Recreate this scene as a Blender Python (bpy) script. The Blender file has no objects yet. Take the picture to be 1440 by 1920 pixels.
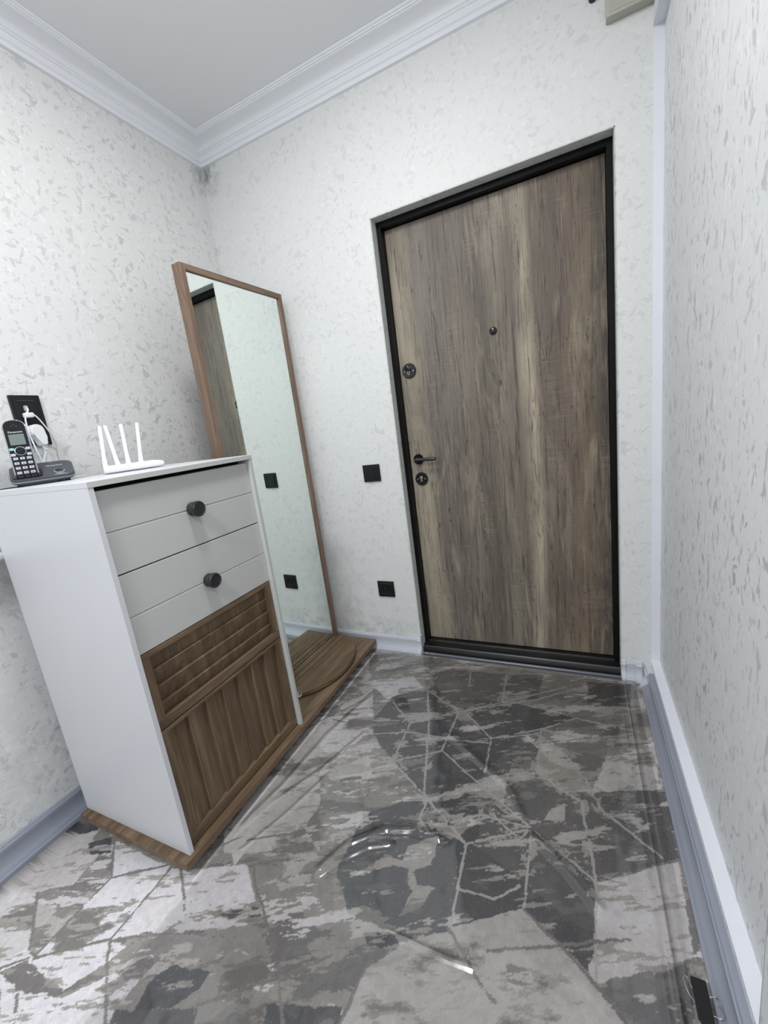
import bpy, bmesh, math, random
import numpy as np
from mathutils import Vector, Matrix
random.seed(7)
D = bpy.data
COL = bpy.context.scene.collection

# ------------------------------------------------------------ camera
cam_d = D.cameras.new('camera'); cam = D.objects.new('camera', cam_d); COL.objects.link(cam)
R = [[0.9027990216540341, 0.4102174467887697, -0.12913393376886667],
     [-0.03012994594587079, -0.2391989505421718, -0.9705029873301899],
     [-0.4290059590003594, 0.8800599459182463, -0.20358874903234558]]
m = Matrix.Identity(4)
for i in range(3):
    m[i][0] = R[0][i]; m[i][1] = -R[1][i]; m[i][2] = -R[2][i]
m[0][3], m[1][3], m[2][3] = 1.6436, -1.8308, 1.2080
cam.matrix_world = m
cam_d.sensor_fit = 'VERTICAL'; cam_d.sensor_height = 24.0
cam_d.lens = 771.105 / 1920 * 24.0
cam_d.clip_start = 0.02
bpy.context.scene.camera = cam

# ------------------------------------------------------------ world, lamps, exposure
world = D.worlds.new('world'); bpy.context.scene.world = world; world.use_nodes = True
world.node_tree.nodes['Background'].inputs[0].default_value = (0.7, 0.8, 1.0, 1)
world.node_tree.nodes['Background'].inputs[1].default_value = 0.15
def lamp(name, loc, size, power, color, rot=(0, 0, 0), shape='DISK', size_y=None):
    l = D.lights.new(name, 'AREA'); l.shape = shape; l.size = size; l.energy = power; l.color = color
    if size_y: l.size_y = size_y
    o = D.objects.new(name, l); COL.objects.link(o); o.location = loc; o.rotation_euler = rot
    return o
lamp('ceiling_lamp_or_fill', (1.03, -1.10, 2.635), 0.24, 8.6, (1.0, 0.99, 0.97))
pl = D.lights.new('lamp_bulb', 'POINT'); pl.energy = 4.6; pl.shadow_soft_size = .09; pl.color = (1.0, 0.99, 0.97)
po = D.objects.new('lamp_bulb', pl); COL.objects.link(po); po.location = (1.03, -1.10, 2.50)
lamp('ceiling_lamp_or_fill', (1.0, -2.55, 2.635), 0.5, 26, (0.93, 0.955, 1.0))  # added cool fill, standing in for light from behind the camera
sc = bpy.context.scene
sc.view_settings.view_transform = 'Standard'; sc.view_settings.look = 'None'
sc.view_settings.exposure = 0.55; sc.view_settings.gamma = 1.0
sc.view_settings.use_curve_mapping = False

W = 1.897; H = 2.65; Y0 = -3.6            # room width, ceiling height, far end behind the camera
XL, XR, DH = 0.868, 1.789, 2.08           # door opening
NZ0, NZ1, NY, ND = 0.107, 2.306, -1.152, 0.030   # wall niche on the right

# ------------------------------------------------------------ material helpers
def srgb(r, g, b):
    f = lambda c: (c/255/12.92) if c/255 <= 0.04045 else ((c/255+0.055)/1.055)**2.4
    return (f(r), f(g), f(b), 1)
class NT:
    def __init__(s, name):
        s.m = D.materials.new(name); s.m.use_nodes = True; s.t = s.m.node_tree
        s.b = s.t.nodes['Principled BSDF']
    def n(s, typ, **kw):
        nd = s.t.nodes.new(typ)
        for k, v in kw.items():
            if hasattr(nd, k) and not k[0].isupper(): setattr(nd, k, v)
            else: s.put(nd.inputs[k.replace('_', ' ')], v)
        return nd
    def put(s, inp, v):
        if hasattr(v, 'is_output'): s.t.links.new(v, inp)
        else: inp.default_value = v
    def link(s, a, b): s.t.links.new(a, b)
    def co(s, sx=1, sy=1, sz=1, rz=0, loc=(0, 0, 0)):
        tc = s.n('ShaderNodeTexCoord'); mp = s.n('ShaderNodeMapping')
        mp.inputs['Scale'].default_value = (sx, sy, sz); mp.inputs['Rotation'].default_value = (0, 0, rz)
        mp.inputs['Location'].default_value = loc
        s.link(tc.outputs['Object'], mp.inputs['Vector']); return mp.outputs[0]
    def noise(s, vec, scale, detail=3, rough=.55, dist=0):
        nd = s.n('ShaderNodeTexNoise'); s.link(vec, nd.inputs['Vector'])
        nd.inputs['Scale'].default_value = scale; nd.inputs['Detail'].default_value = detail
        nd.inputs['Roughness'].default_value = rough; nd.inputs['Distortion'].default_value = dist
        return nd.outputs['Fac']
    def ramp(s, fac, stops, interp='LINEAR'):
        nd = s.n('ShaderNodeValToRGB'); s.link(fac, nd.inputs[0]); e = nd.color_ramp.elements
        nd.color_ramp.interpolation = interp
        while len(e) < len(stops): e.new(0.5)
        for i, (p, c) in enumerate(stops):
            e[i].position = p; e[i].color = c if isinstance(c, tuple) else (c, c, c, 1)
        return nd.outputs[0]
    def mix(s, fac, a, b, mode='MIX'):
        nd = s.n('ShaderNodeMix'); nd.data_type = 'RGBA'; nd.blend_type = mode
        s.put(nd.inputs[0], fac); s.put(nd.inputs[6], a); s.put(nd.inputs[7], b); return nd.outputs[2]
    def math(s, op, a, b=0.0, clamp=False):
        nd = s.n('ShaderNodeMath'); nd.operation = op; nd.use_clamp = clamp
        s.put(nd.inputs[0], a); s.put(nd.inputs[1], b); return nd.outputs[0]
    def bump(s, h, strength=.2, dist=.002):
        nd = s.n('ShaderNodeBump'); s.link(h, nd.inputs['Height'])
        nd.inputs['Strength'].default_value = strength; nd.inputs['Distance'].default_value = dist
        s.link(nd.outputs[0], s.b.inputs['Normal'])
    def set(s, color=None, rough=None, metal=None, spec=None):
        if color is not None: s.put(s.b.inputs['Base Color'], color)
        if rough is not None: s.put(s.b.inputs['Roughness'], rough)
        if metal is not None: s.put(s.b.inputs['Metallic'], metal)
        if spec is not None: s.put(s.b.inputs['Specular IOR Level'], spec)
        return s.m
def plain(name, col, rough=.5, metal=0, spec=.5, bump=0, bscale=200):
    t = NT(name)
    v = t.co(); f = t.noise(v, bscale, 2)
    c = t.mix(t.math('MULTIPLY', f, .12), col, (col[0]*.8, col[1]*.8, col[2]*.8, 1))
    t.set(c, rough, metal, spec)
    if bump: t.bump(f, bump, .0008)
    return t.m

def wallpaper(name, base, flake, amount, sc_=(1, 1, 1), stains_and_patches=()):
    t = NT(name)
    v = t.co(*sc_)
    # warp so that flakes get curved, torn outlines
    nz = t.n('ShaderNodeTexNoise'); t.link(v, nz.inputs['Vector']); nz.inputs['Scale'].default_value = 16; nz.inputs['Detail'].default_value = 2
    vm = t.n('ShaderNodeVectorMath'); vm.operation = 'MULTIPLY_ADD'
    t.link(nz.outputs['Color'], vm.inputs[0]); vm.inputs[1].default_value = (.045, .045, .045); t.link(v, vm.inputs[2])
    w = vm.outputs[0]
    a = t.noise(w, 36, 2, .5, .6); b = t.noise(w, 58, 2, .5, .3)
    fa = t.ramp(a, [(.60, 0.), (.64, 1.)]); fb = t.ramp(b, [(.62, 0.), (.66, 1.)])
    reg = t.ramp(t.noise(v, 3.2, 2), [(.32, .35), (.62, 1.)])
    fl = t.math('MULTIPLY', t.math('MAXIMUM', fa, t.math('MULTIPLY', fb, .7)), reg)
    lite = t.ramp(t.noise(w, 52, 2, .5, .5), [(.60, 0.), (.68, 1.)])
    c = t.mix(t.math('MULTIPLY', fl, amount), base, flake)
    c = t.mix(t.math('MULTIPLY', lite, amount*.45), c, srgb(243, 245, 245))
    big = t.ramp(t.noise(v, 2.0, 2), [(.3, 0.), (.7, 1.)])
    c = t.mix(t.math('MULTIPLY', big, .10), c, (base[0]*.8, base[1]*.86, base[2]*.83, 1))
    for (cx, cy, cz, rx, ry, rz, st) in stains_and_patches:          # grey damp marks, and one faint tall grey patch
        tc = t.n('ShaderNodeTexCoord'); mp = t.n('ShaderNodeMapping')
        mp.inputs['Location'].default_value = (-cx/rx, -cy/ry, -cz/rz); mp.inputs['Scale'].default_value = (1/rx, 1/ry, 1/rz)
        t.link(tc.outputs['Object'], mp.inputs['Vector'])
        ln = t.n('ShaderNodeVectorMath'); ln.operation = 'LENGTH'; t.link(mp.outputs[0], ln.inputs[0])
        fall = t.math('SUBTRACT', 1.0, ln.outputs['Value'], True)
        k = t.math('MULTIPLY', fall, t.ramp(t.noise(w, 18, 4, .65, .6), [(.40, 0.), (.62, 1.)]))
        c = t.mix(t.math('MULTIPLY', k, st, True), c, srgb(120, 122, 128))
    h = t.math('ADD', t.math('MULTIPLY', fl, -1.0), t.math('MULTIPLY', t.noise(w, 60, 3), .5))
    t.set(c, t.math('SUBTRACT', .62, t.math('MULTIPLY', fl, .2)), 0, .35)
    t.bump(h, .35*amount+.1, .0015)
    return t.m

def wood(name, axis, dark, light, scale=1.0, rough=.5, off=0):
    t = NT(name)
    s = [34, 34, 34]; s['xyz'.index(axis)] = 2.2
    v = t.co(*[q*scale for q in s], loc=(off, off*.7, off*1.3))
    f = t.noise(v, 1.0, 5, .62, .6)
    s2 = [9, 9, 9]; s2['xyz'.index(axis)] = .9
    v2 = t.co(*[q*scale for q in s2], loc=(off*2, off, off*.4)); g = t.noise(v2, 1.0, 3, .6, 1.8)
    # growth rings
    wv = t.math('MULTIPLY', g, 38.0); ring = t.math('MULTIPLY', t.math('ADD', t.math('SINE', wv), 1.0), .5)
    s3 = [190, 190, 190]; s3['xyz'.index(axis)] = 6
    v3 = t.co(*[q*scale for q in s3]); p = t.noise(v3, 1.0, 2, .6)
    c = t.mix(t.ramp(f, [(.3, 0.), (.7, 1.)]), dark, light)
    c = t.mix(t.math('MULTIPLY', ring, .35), c, (dark[0]*.75, dark[1]*.72, dark[2]*.7, 1))
    c = t.mix(t.ramp(p, [(.62, 0.), (.72, .55)]), c, (dark[0]*.55, dark[1]*.5, dark[2]*.5, 1))
    t.set(c, rough, 0, .35); t.bump(t.math('ADD', f, t.math('MULTIPLY', p, -.7)), .25, .0008)
    return t.m

def door_wood():
    t = NT('weathered_oak_laminate')
    tc = t.n('ShaderNodeTexCoord'); sp = t.n('ShaderNodeSeparateXYZ'); t.link(tc.outputs['Object'], sp.inputs[0])
    wob = t.noise(t.co(5, 5, .8), 1.0, 3, .5, .4)
    x = t.math('ADD', sp.outputs[0], t.math('MULTIPLY', t.math('SUBTRACT', wob, .5), .10))
    u = t.math('DIVIDE', t.math('SUBTRACT', x, .893), .87, True)
    c = t.ramp(u, [(0.0, srgb(149, 140, 125)), (.06, srgb(168, 158, 141)), (.11, srgb(152, 143, 127)), (.16, srgb(125, 118, 110)),
                   (.27, srgb(117, 109, 101)), (.34, srgb(127, 119, 107)), (.44, srgb(101, 93, 84)), (.53, srgb(132, 124, 110)), (.60, srgb(116, 107, 96)),
                   (.655, srgb(180, 168, 148)), (.70, srgb(120, 109, 96)), (.80, srgb(110, 98, 87)), (.89, srgb(122, 108, 91)), (1.0, srgb(85, 78, 71))])
    mot = t.noise(t.co(7, 7, 1.6, loc=(3, 0, 1)), 1.0, 4, .6, .8)
    c = t.mix(t.ramp(mot, [(.38, 0.), (.68, .60)]), c, srgb(82, 74, 68))
    mot2 = t.noise(t.co(14, 14, 2.2, loc=(9, 0, 5)), 1.0, 4, .6, 1.2)
    c = t.mix(t.ramp(mot2, [(.55, 0.), (.75, .5)]), c, srgb(172, 160, 139))
    gr = t.noise(t.co(90, 90, 3.5), 1.0, 4, .6, .5)
    c = t.mix(t.ramp(gr, [(.32, .70), (.46, 0.)]), c, srgb(62, 55, 49))
    gr2 = t.noise(t.co(150, 150, 5, loc=(2, 2, 2)), 1.0, 3, .6, .3)
    c = t.mix(t.ramp(gr2, [(.58, 0.), (.75, .35)]), c, srgb(176, 166, 148))
    saw = t.noise(t.co(10, 10, 260), 1.0, 2, .6, .2); zone = t.noise(t.co(7, 7, 3, loc=(4, 4, 4)), 1.0, 2)
    c = t.mix(t.math('MULTIPLY', t.ramp(saw, [(.52, 0.), (.66, 1.)]), t.ramp(zone, [(.5, 0.), (.65, .22)])), c, srgb(176, 168, 150))
    crk = t.noise(t.co(26, 26, 1.1, loc=(7, 1, 3)), 1.0, 3, .7, 1.5)
    c = t.mix(t.ramp(crk, [(.490, 0.), (.5, .85), (.510, 0.)]), c, srgb(52, 44, 38))
    vo = t.n('ShaderNodeTexVoronoi'); t.link(t.co(5.5, 5.5, 2.8), vo.inputs['Vector']); vo.inputs['Scale'].default_value = 1.0
    c = t.mix(t.ramp(vo.outputs['Distance'], [(.02, .75), (.055, 0.)]), c, srgb(54, 46, 40))
    t.set(c, .5, 0, .3); t.bump(gr, .25, .0006)
    return t.m

MW_back = wallpaper('wallpaper_back', srgb(221, 222, 221), srgb(192, 193, 194), .50,
    stains_and_patches=((.03, 0, 2.52, .10, .2, .12, .9), (.66, 0, .12, .26, .2, .09, .5), (.45, 0, .3, .2, .2, .5, .25)))  # last entry: faint tall grey patch beside the mirror
MW_left = wallpaper('wallpaper_left', srgb(220, 221, 220), srgb(178, 179, 180), .72,
    stains_and_patches=((0, -.02, 2.52, .2, .06, .12, .7), (0, -1.15, .25, .2, .5, .35, .3)))
MW_right = wallpaper('wallpaper_right', srgb(221, 223, 225), srgb(162, 165, 169), .75, (1, 1.15, .62))
M_ceil = plain('ceiling_paint', srgb(232, 233, 236), .7)
M_cornice = plain('cornice_paint', srgb(233, 235, 240), .5)
M_white = plain('white_trim_paint', srgb(228, 230, 238), .45)
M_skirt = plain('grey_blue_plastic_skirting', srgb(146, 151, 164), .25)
M_reveal = wallpaper('reveal_plaster', srgb(205, 207, 205), srgb(150, 150, 150), .6)
M_black = plain('satin_black_metal', srgb(9, 9, 10), .4, 0, .18)
M_blackgloss = plain('black_glossy_plastic', srgb(16, 16, 20), .16, 0, .5)
M_blackmatt = plain('black_matt_plastic', srgb(20, 20, 22), .5, 0, .4)
M_door = door_wood()
M_cab = plain('white_cabinet_laminate', srgb(207, 208, 211), .4)
M_front = plain('white_laminate_shaded', srgb(194, 194, 192), .38)  # cabinet white darkened to imitate weaker light on the right-facing fronts
M_edge = plain('white_laminate_edge_shaded', srgb(196, 200, 196), .4)  # cabinet white toned greyer, with the shading of the front edges painted in
dk, lt = srgb(90, 73, 56), srgb(134, 113, 90)
WX, WY, WZ = wood('oak_veneer_across', 'x', dk, lt), wood('oak_veneer_along', 'y', dk, lt, off=3), wood('oak_veneer_upright', 'z', dk, lt, off=5)
MF_z = wood('walnut_frame_upright', 'z', srgb(104, 86, 73), srgb(140, 118, 101), 1.3, off=1)
MF_y = wood('walnut_frame_along', 'y', srgb(104, 86, 73), srgb(140, 118, 101), 1.3, off=2)
M_dark = plain('gap_shade', srgb(24, 22, 20), .8)  # near-black standing in for shade inside gaps, holes and recesses
t = NT('mirror_silver'); M_mirror = t.set((.84, .90, .87, 1), .0, 1)
M_knob = plain('black_stone_like_knob', srgb(38, 38, 42), .3)
M_wplast = plain('white_plastic', srgb(226, 228, 231), .35)
M_phgrey = plain('charcoal_plastic', srgb(62, 65, 74), .4)
M_silver = plain('silver_plastic', srgb(150, 152, 158), .3, .4)
M_key = plain('light_grey_key', srgb(176, 180, 188), .4)
M_keyg = plain('green_call_key', srgb(140, 190, 170), .4)
M_lcd = plain('grey_green_display', srgb(112, 122, 118), .15)
M_print = plain('pale_grey_print', srgb(205, 207, 212), .4)
M_chrome = plain('bright_steel_wire', srgb(215, 218, 224), .15, 1)
M_beige = plain('beige_painted_box', srgb(178, 176, 166), .55)
t = NT('crumpled_clear_tape'); t.b.inputs['Base Color'].default_value = (.75, .72, .68, 1); t.b.inputs['Alpha'].default_value = .6; t.b.inputs['Roughness'].default_value = .2; M_tape = t.m

# ------------------------------------------------------------ mesh helpers
def box(bm, x0, x1, y0, y1, z0, z1, bev=0.0, seg=1):
    vs = [bm.verts.new((x, y, z)) for x in (x0, x1) for y in (y0, y1) for z in (z0, z1)]
    fs = [bm.faces.new([vs[i] for i in q]) for q in ((0, 1, 3, 2), (4, 6, 7, 5), (0, 4, 5, 1), (2, 3, 7, 6), (0, 2, 6, 4), (1, 5, 7, 3))]
    if bev:
        es = set(e for f in fs for e in f.edges)
        bmesh.ops.bevel(bm, geom=list(es), offset=bev, segments=seg, profile=.5, affect='EDGES')
    return vs
def prism(bm, pts, fn, a, b):
    """closed profile pts (2-D) extruded between a and b; fn(p, q, t) -> 3-D"""
    A = [bm.verts.new(fn(p[0], p[1], a)) for p in pts]; B = [bm.verts.new(fn(p[0], p[1], b)) for p in pts]
    n = len(pts)
    for i in range(n): bm.faces.new([A[i], A[(i+1) % n], B[(i+1) % n], B[i]])
    bm.faces.new(A[::-1]); bm.faces.new(B)
def lathe(bm, prof, axis='z', seg=32, c=(0, 0, 0)):
    """prof: (radius, height) list; closes at ends"""
    rings = []
    for r, h in prof:
        ring = []
        for i in range(seg):
            a = 2*math.pi*i/seg; p = (r*math.cos(a), r*math.sin(a), h)
            if axis == 'x': p = (h, p[0], p[1])
            if axis == 'y': p = (p[0], h, p[1])
            ring.append(bm.verts.new((p[0]+c[0], p[1]+c[1], p[2]+c[2])))
        rings.append(ring)
    for a, b in zip(rings, rings[1:]):
        for i in range(seg): bm.faces.new([a[i], a[(i+1) % seg], b[(i+1) % seg], b[i]])
    bm.faces.new(rings[0][::-1]); bm.faces.new(rings[-1])
def tube(bm, pts, r, seg=8, smooth=4, ends=True):
    P = [Vector(p) for p in pts]
    if smooth and len(P) > 2:
        Q = []
        for i in range(len(P)-1):
            p0, p1, p2, p3 = P[max(i-1, 0)], P[i], P[i+1], P[min(i+2, len(P)-1)]
            for k in range(smooth):
                s = k/smooth
                Q.append(.5*((2*p1)+(-p0+p2)*s+(2*p0-5*p1+4*p2-p3)*s*s+(-p0+3*p1-3*p2+p3)*s**3))
        Q.append(P[-1]); P = Q
    rings = []; up = Vector((0.3, 0.2, 1)).normalized()
    for i, p in enumerate(P):
        d = (P[min(i+1, len(P)-1)]-P[max(i-1, 0)]).normalized()
        a = d.cross(up)
        if a.length < 1e-3: a = d.cross(Vector((1, 0, 0)))
        a.normalize(); b = d.cross(a); up = b.cross(d) if False else up
        rr = r[min(int(i*len(r)/len(P)), len(r)-1)] if isinstance(r, (list, tuple)) else r
        rings.append([bm.verts.new(p+rr*(math.cos(2*math.pi*j/seg)*a+math.sin(2*math.pi*j/seg)*b)) for j in range(seg)])
    for a, b in zip(rings, rings[1:]):
        for i in range(seg): bm.faces.new([a[i], a[(i+1) % seg], b[(i+1) % seg], b[i]])
    if ends: bm.faces.new(rings[0][::-1]); bm.faces.new(rings[-1])
def obj(name, bm, mat, parent=None, smooth=False, local=False, rot=None):
    me = D.meshes.new(name)
    bmesh.ops.recalc_face_normals(bm, faces=bm.faces)
    if parent is not None and not local:
        off = Vector((0, 0, 0)); p = parent
        while p: off += Vector(p.location); p = p.parent
        bmesh.ops.translate(bm, verts=bm.verts, vec=-off)
    bm.to_mesh(me); bm.free(); me.materials.append(mat)
    if smooth:
        for p in me.polygons: p.use_smooth = True
        try: me.set_sharp_from_angle(angle=math.radians(35))
        except Exception: pass
    o = D.objects.new(name, me); COL.objects.link(o)
    if parent is not None: o.parent = parent
    return o
def B(name, mat, parent=None, *boxes, bev=0.0, local=False, smooth=False):
    bm = bmesh.new()
    for b in boxes: box(bm, *b, bev=bev)
    return obj(name, bm, mat, parent, smooth, local)
def struct(o): o['kind'] = 'structure'; return o
def thing(name, label, cat, loc=(0, 0, 0), rotz=0, group=None):
    o = D.objects.new(name, None); COL.objects.link(o); o.location = loc; o.rotation_euler = (0, 0, rotz)
    o.empty_display_size = .05
    o['label'] = label; o['category'] = cat
    if group: o['group'] = group
    return o
def tag(o, label, cat, group=None):
    o['label'] = label; o['category'] = cat
    if group: o['group'] = group
    return o
def text_bm(body, size, depth=.0003, align='CENTER'):
    c = D.curves.new('lettering', 'FONT'); c.body = body; c.size = size; c.extrude = depth; c.align_x = align; c.align_y = 'CENTER'
    o = D.objects.new('lettering', c); COL.objects.link(o)
    dg = bpy.context.evaluated_depsgraph_get(); me = D.meshes.new_from_object(o.evaluated_get(dg))
    D.objects.remove(o); D.curves.remove(c)
    bm = bmesh.new(); bm.from_mesh(me); D.meshes.remove(me); return bm
def xf(bm, mat4): bmesh.ops.transform(bm, matrix=mat4, verts=bm.verts); return bm
# ============================================================ room shell
struct(B('floor', plain('floor_screed', srgb(120, 118, 116), .7), None, (-.1, W+.15, Y0-.1, .15, -.06, 0)))
struct(B('ceiling', M_ceil, None, (-.1, W+.15, Y0-.1, .15, H, H+.08)))
struct(B('wall_left', MW_left, None, (-.1, 0, Y0-.1, .15, 0, H)))
struct(B('wall_rear', MW_back, None, (0, W, Y0-.1, Y0, 0, H)))
struct(B('wall_back', MW_back, None, (0, XL, 0, .15, 0, H), (XR, W+.15, 0, .15, 0, H), (XL, XR, 0, .15, DH, H)))
struct(B('wall_right', MW_right, None, (W, W+.15, NY, 0, 0, NZ0), (W, W+.15, NY, 0, NZ1, H), (W, W+.15, Y0-.1, NY, 0, H), (W+ND, W+.15, NY, 0, NZ0, NZ1)))
# white painted reveals of the shallow niche in the right wall
struct(B('trim_1', M_white, None, (W-.0015, W+ND, NY, 0, NZ0-.001, NZ0+.002), (W, W+ND, -.003, 0, NZ0+.002, NZ1-.002),
         (W-.0015, W+ND, NY, 0, NZ1-.002, NZ1+.001), (W, W+ND, NY-.001, NY+.002, NZ0+.002, NZ1-.002)))
# plaster lining of the door reveal
struct(B('trim_2', M_reveal, None, (XL-.0005, XL+.003, .0, .052, .0, DH), (XR-.003, XR+.0005, .0, .052, .0, DH), (XL, XR, .0, .052, DH-.003, DH+.0005)))
# cornice
cor = [(0, 2.556), (.012, 2.558), (.012, 2.5725), (.0155, 2.5755), (.018, 2.577), (.018, 2.598), (.022, 2.600), (.022, 2.607), (.026, 2.609), (.027, 2.612)]
for k in range(1, 8):
    a = k/7*math.pi/2; cor.append((.027+.054*(1-math.cos(a)), 2.612+.023*math.sin(a)))
cor += [(.0815, 2.6385), (.087, 2.6395), (.0885, 2.643), (.094, 2.6445), (.097, H-.0005), (0, H-.0005)]
def mitre(name, prof, mat, x_end, y_end, smooth=True):
    """profile (d, z) run along the left wall (from y_end) round the corner along the back wall (to x_end)"""
    bm = bmesh.new(); rows = []
    for f in (lambda d, z: (d, y_end, z), lambda d, z: (d, -d, z), lambda d, z: (x_end, -d, z)):
        rows.append([bm.verts.new(f(d, z)) for d, z in prof])
    n = len(prof)
    for a, b in zip(rows, rows[1:]):
        for i in range(n): bm.faces.new([a[i], a[(i+1) % n], b[(i+1) % n], b[i]])
    bm.faces.new(rows[0][::-1]); bm.faces.new(rows[-1])
    return obj(name, bm, mat, None, smooth)
struct(mitre('trim_3', cor, M_cornice, 1.76, Y0))
# skirting boards
sk = [(0, .0), (0, .103), (.006, .106), (.0105, .104), (.012, .097), (.0145, .0945), (.0150, .088), (.0125, .078), (.0118, .066), (.0125, .054), (.0150, .044), (.0190, .036), (.0235, .0305), (.0250, .026), (.0265, .0225), (.030, .019), (.032, .0)]
def run(name, fn, a, b, mat=M_skirt, prof=sk):
    bm = bmesh.new(); prism(bm, prof, fn, a, b); return struct(obj(name, bm, mat, None, True))
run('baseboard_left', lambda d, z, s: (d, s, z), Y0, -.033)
M_skb = plain('plastic_skirting_lit', srgb(196, 200, 210), .3)  # same skirting plastic, painted paler where the back wall is lit more
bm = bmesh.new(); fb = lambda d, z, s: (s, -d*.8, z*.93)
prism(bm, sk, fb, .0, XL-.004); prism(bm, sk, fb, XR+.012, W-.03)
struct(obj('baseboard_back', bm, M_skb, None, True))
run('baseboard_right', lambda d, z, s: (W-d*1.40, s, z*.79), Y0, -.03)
# end caps of the skirting at the door reveals and in the right corner
cap = [(0, 0), (0, .108), (.010, .111), (.016, .107), (.018, .094), (.022, .09), (.017, .078), (.017, .048), (.023, .04), (.028, .03), (.034, .02), (.036, 0)]
bm = bmesh.new(); prism(bm, cap, fb, XL-.016, XL+.001)
prism(bm, [(XL-.002, 0), (XL+.004, 0), (XL+.004, .112), (XL-.002, .112)], lambda a, b, s: (a, s, b), -.012, .045)
prism(bm, cap, fb, XR-.002, XR+.014)
prism(bm, [(p[0]*1.05, p[1]*.98) for p in cap], fb, W-.055, W-.035)
prism(bm, [(p[0]*1.28, p[1]*.79) for p in cap], lambda d, z, s: (W-d, s, z), -.062, -.0)
c_ = struct(obj('trim_4', bm, plain('skirting_caps', srgb(205, 208, 214), .3), None, True))

# ============================================================ front door
FI = .0235
fr = struct(B('door_frame', M_black, None, (XL+.003, XL+FI, .05, .13, .0, DH-.003), (XR-FI, XR-.003, .05, .13, .0, DH-.003), (XL+FI, XR-FI, .05, .13, DH-.027, DH-.003)))
fr.name = 'door_1'
LX0, LX1, LZ0, LZ1, LY = XL+FI+.0015, XR-FI-.0015, .060, DH-.029, .086
leaf = B('door_leaf', M_door, fr, (LX0, LX1, LY, LY+.05, LZ0, LZ1), bev=.0015)
# threshold: stepped black sill
bm = bmesh.new()
prism(bm, [(.13, 0), (.006, 0), (.006, .012), (.012, .040), (.018, .046), (.050, .050), (.060, .058), (.085, .0585), (.13, .0585)], lambda y, z, s: (s, y, z), XL+.003, XR-.003)
obj('threshold', bm, plain('black_gloss_threshold', srgb(9, 10, 12), .35), fr, True)
bm = bmesh.new(); prism(bm, [(.006, .0), (-.004, .0), (-.0045, .010), (.0005, .0135), (.0062, .014)], lambda y, z, s: (s, y, z), XL+.003, XR-.003)
obj('threshold_strip', bm, plain('grey_sill_strip', srgb(110, 112, 120), .3, .3), fr)
bm = bmesh.new(); box(bm, LX0-.001, LX1+.001, LY+.012, LY+.03, LZ0-.0035, LZ1+.0025); obj('rubber_seal', bm, M_blackmatt, fr)
def rosette(x, z, r, name, par):
    bm = bmesh.new(); lathe(bm, [(r, LY), (r, LY-.006), (r-.0022, LY-.0085), (r*.62, LY-.0085), (r*.60, LY-.0065), (.0005, LY-.0065)], 'y', 40, (x, 0, z))
    return obj(name, bm, M_blackgloss, par, True)
s_ = 0.966  # the leaf sits a little behind the wall plane
up = rosette(.9395, 1.444, .0335, 'upper_lock', fr)
bm = bmesh.new(); box(bm, .9395-.007, .9395+.007, LY-.011, LY-.006, 1.427, 1.452, bev=.002); lathe(bm, [(.009, LY-.006), (.009, LY-.0115), (.007, LY-.0125)], 'y', 24, (.9395, 0, 1.452)); obj('lock_cylinder', bm, M_blackgloss, up, True)
bm = bmesh.new(); xf(bm, Matrix()); tube(bm, [(.9395-.0045, LY-.0125, 1.440), (.9395-.0045, LY-.0125, 1.429), (.9395, LY-.0125, 1.4255), (.9395+.0045, LY-.0125, 1.429), (.9395+.0045, LY-.0125, 1.440)], .0011, 6, 3); obj('key_slot', bm, M_print, up, True)
bm = bmesh.new()
for sx in (-.022, .021): lathe(bm, [(.0025, LY-.008), (.0025, LY-.0102), (.0015, LY-.0106)], 'y', 12, (.9395+sx, 0, 1.440))
obj('screw', bm, M_chrome, up, True)
bm = bmesh.new(); lathe(bm, [(.012, LY-.0085), (.011, LY-.0120), (.006, LY-.0140), (.0005, LY-.0145)], 'y', 20, (.9315, 0, 1.457)); obj('thumb_turn', bm, M_blackgloss, up, True)
lo = rosette(.942, .928, .0325, 'lower_lock', fr)
bm = bmesh.new(); lathe(bm, [(.0085, LY-.006), (.0085, LY-.0112), (.0075, LY-.0118)], 'y', 24, (.942, 0, .934)); box(bm, .942-.0045, .942+.0045, LY-.0112, LY-.006, .914, .932, bev=.0015)
obj('lock_cylinder', bm, plain('pale_nickel', srgb(150, 146, 144), .3, .5), lo, True)
bm = bmesh.new(); box(bm, .942-.0009, .942+.0009, LY-.0122, LY-.0114, .929, .939); obj('key_slot', bm, M_blackmatt, lo)
bm = bmesh.new()
for sx in (-.019, .019): lathe(bm, [(.0028, LY-.008), (.0028, LY-.0102), (.0015, LY-.0106)], 'y', 12, (.942+sx, 0, .928))
obj('screw', bm, M_chrome, lo, True)
hz = 1.026; hx = .937
hd = D.objects.new('door_handle', D.meshes.new('door_handle'))
D.objects.remove(hd)
bm = bmesh.new(); lathe(bm, [(.025, LY), (.025, LY-.007), (.0225, LY-.0095), (.0005, LY-.0095)], 'y', 36, (hx, 0, hz)); hr = obj('door_handle', bm, M_black, fr, True)
bm = bmesh.new()
lathe(bm, [(.0095, LY-.009), (.0095, LY-.046), (.0080, LY-.050), (.0005, LY-.050)], 'y', 20, (hx, 0, hz))
lathe(bm, [(.0005, -.004), (.0078, -.003), (.0088, .0), (.0088, .098), (.0075, .101), (.0005, .1012)], 'x', 20, (hx, LY-.045, hz))
obj('lever', bm, plain('black_violet_metal', srgb(36, 32, 42), .35), hr, True)
bm = bmesh.new(); lathe(bm, [(.016, LY), (.016, LY-.003), (.0145, LY-.006), (.009, LY-.0085), (.0005, LY-.0095)], 'y', 32, (1.335, 0, 1.54)); obj('peephole', bm, M_blackgloss, fr, True)

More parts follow.
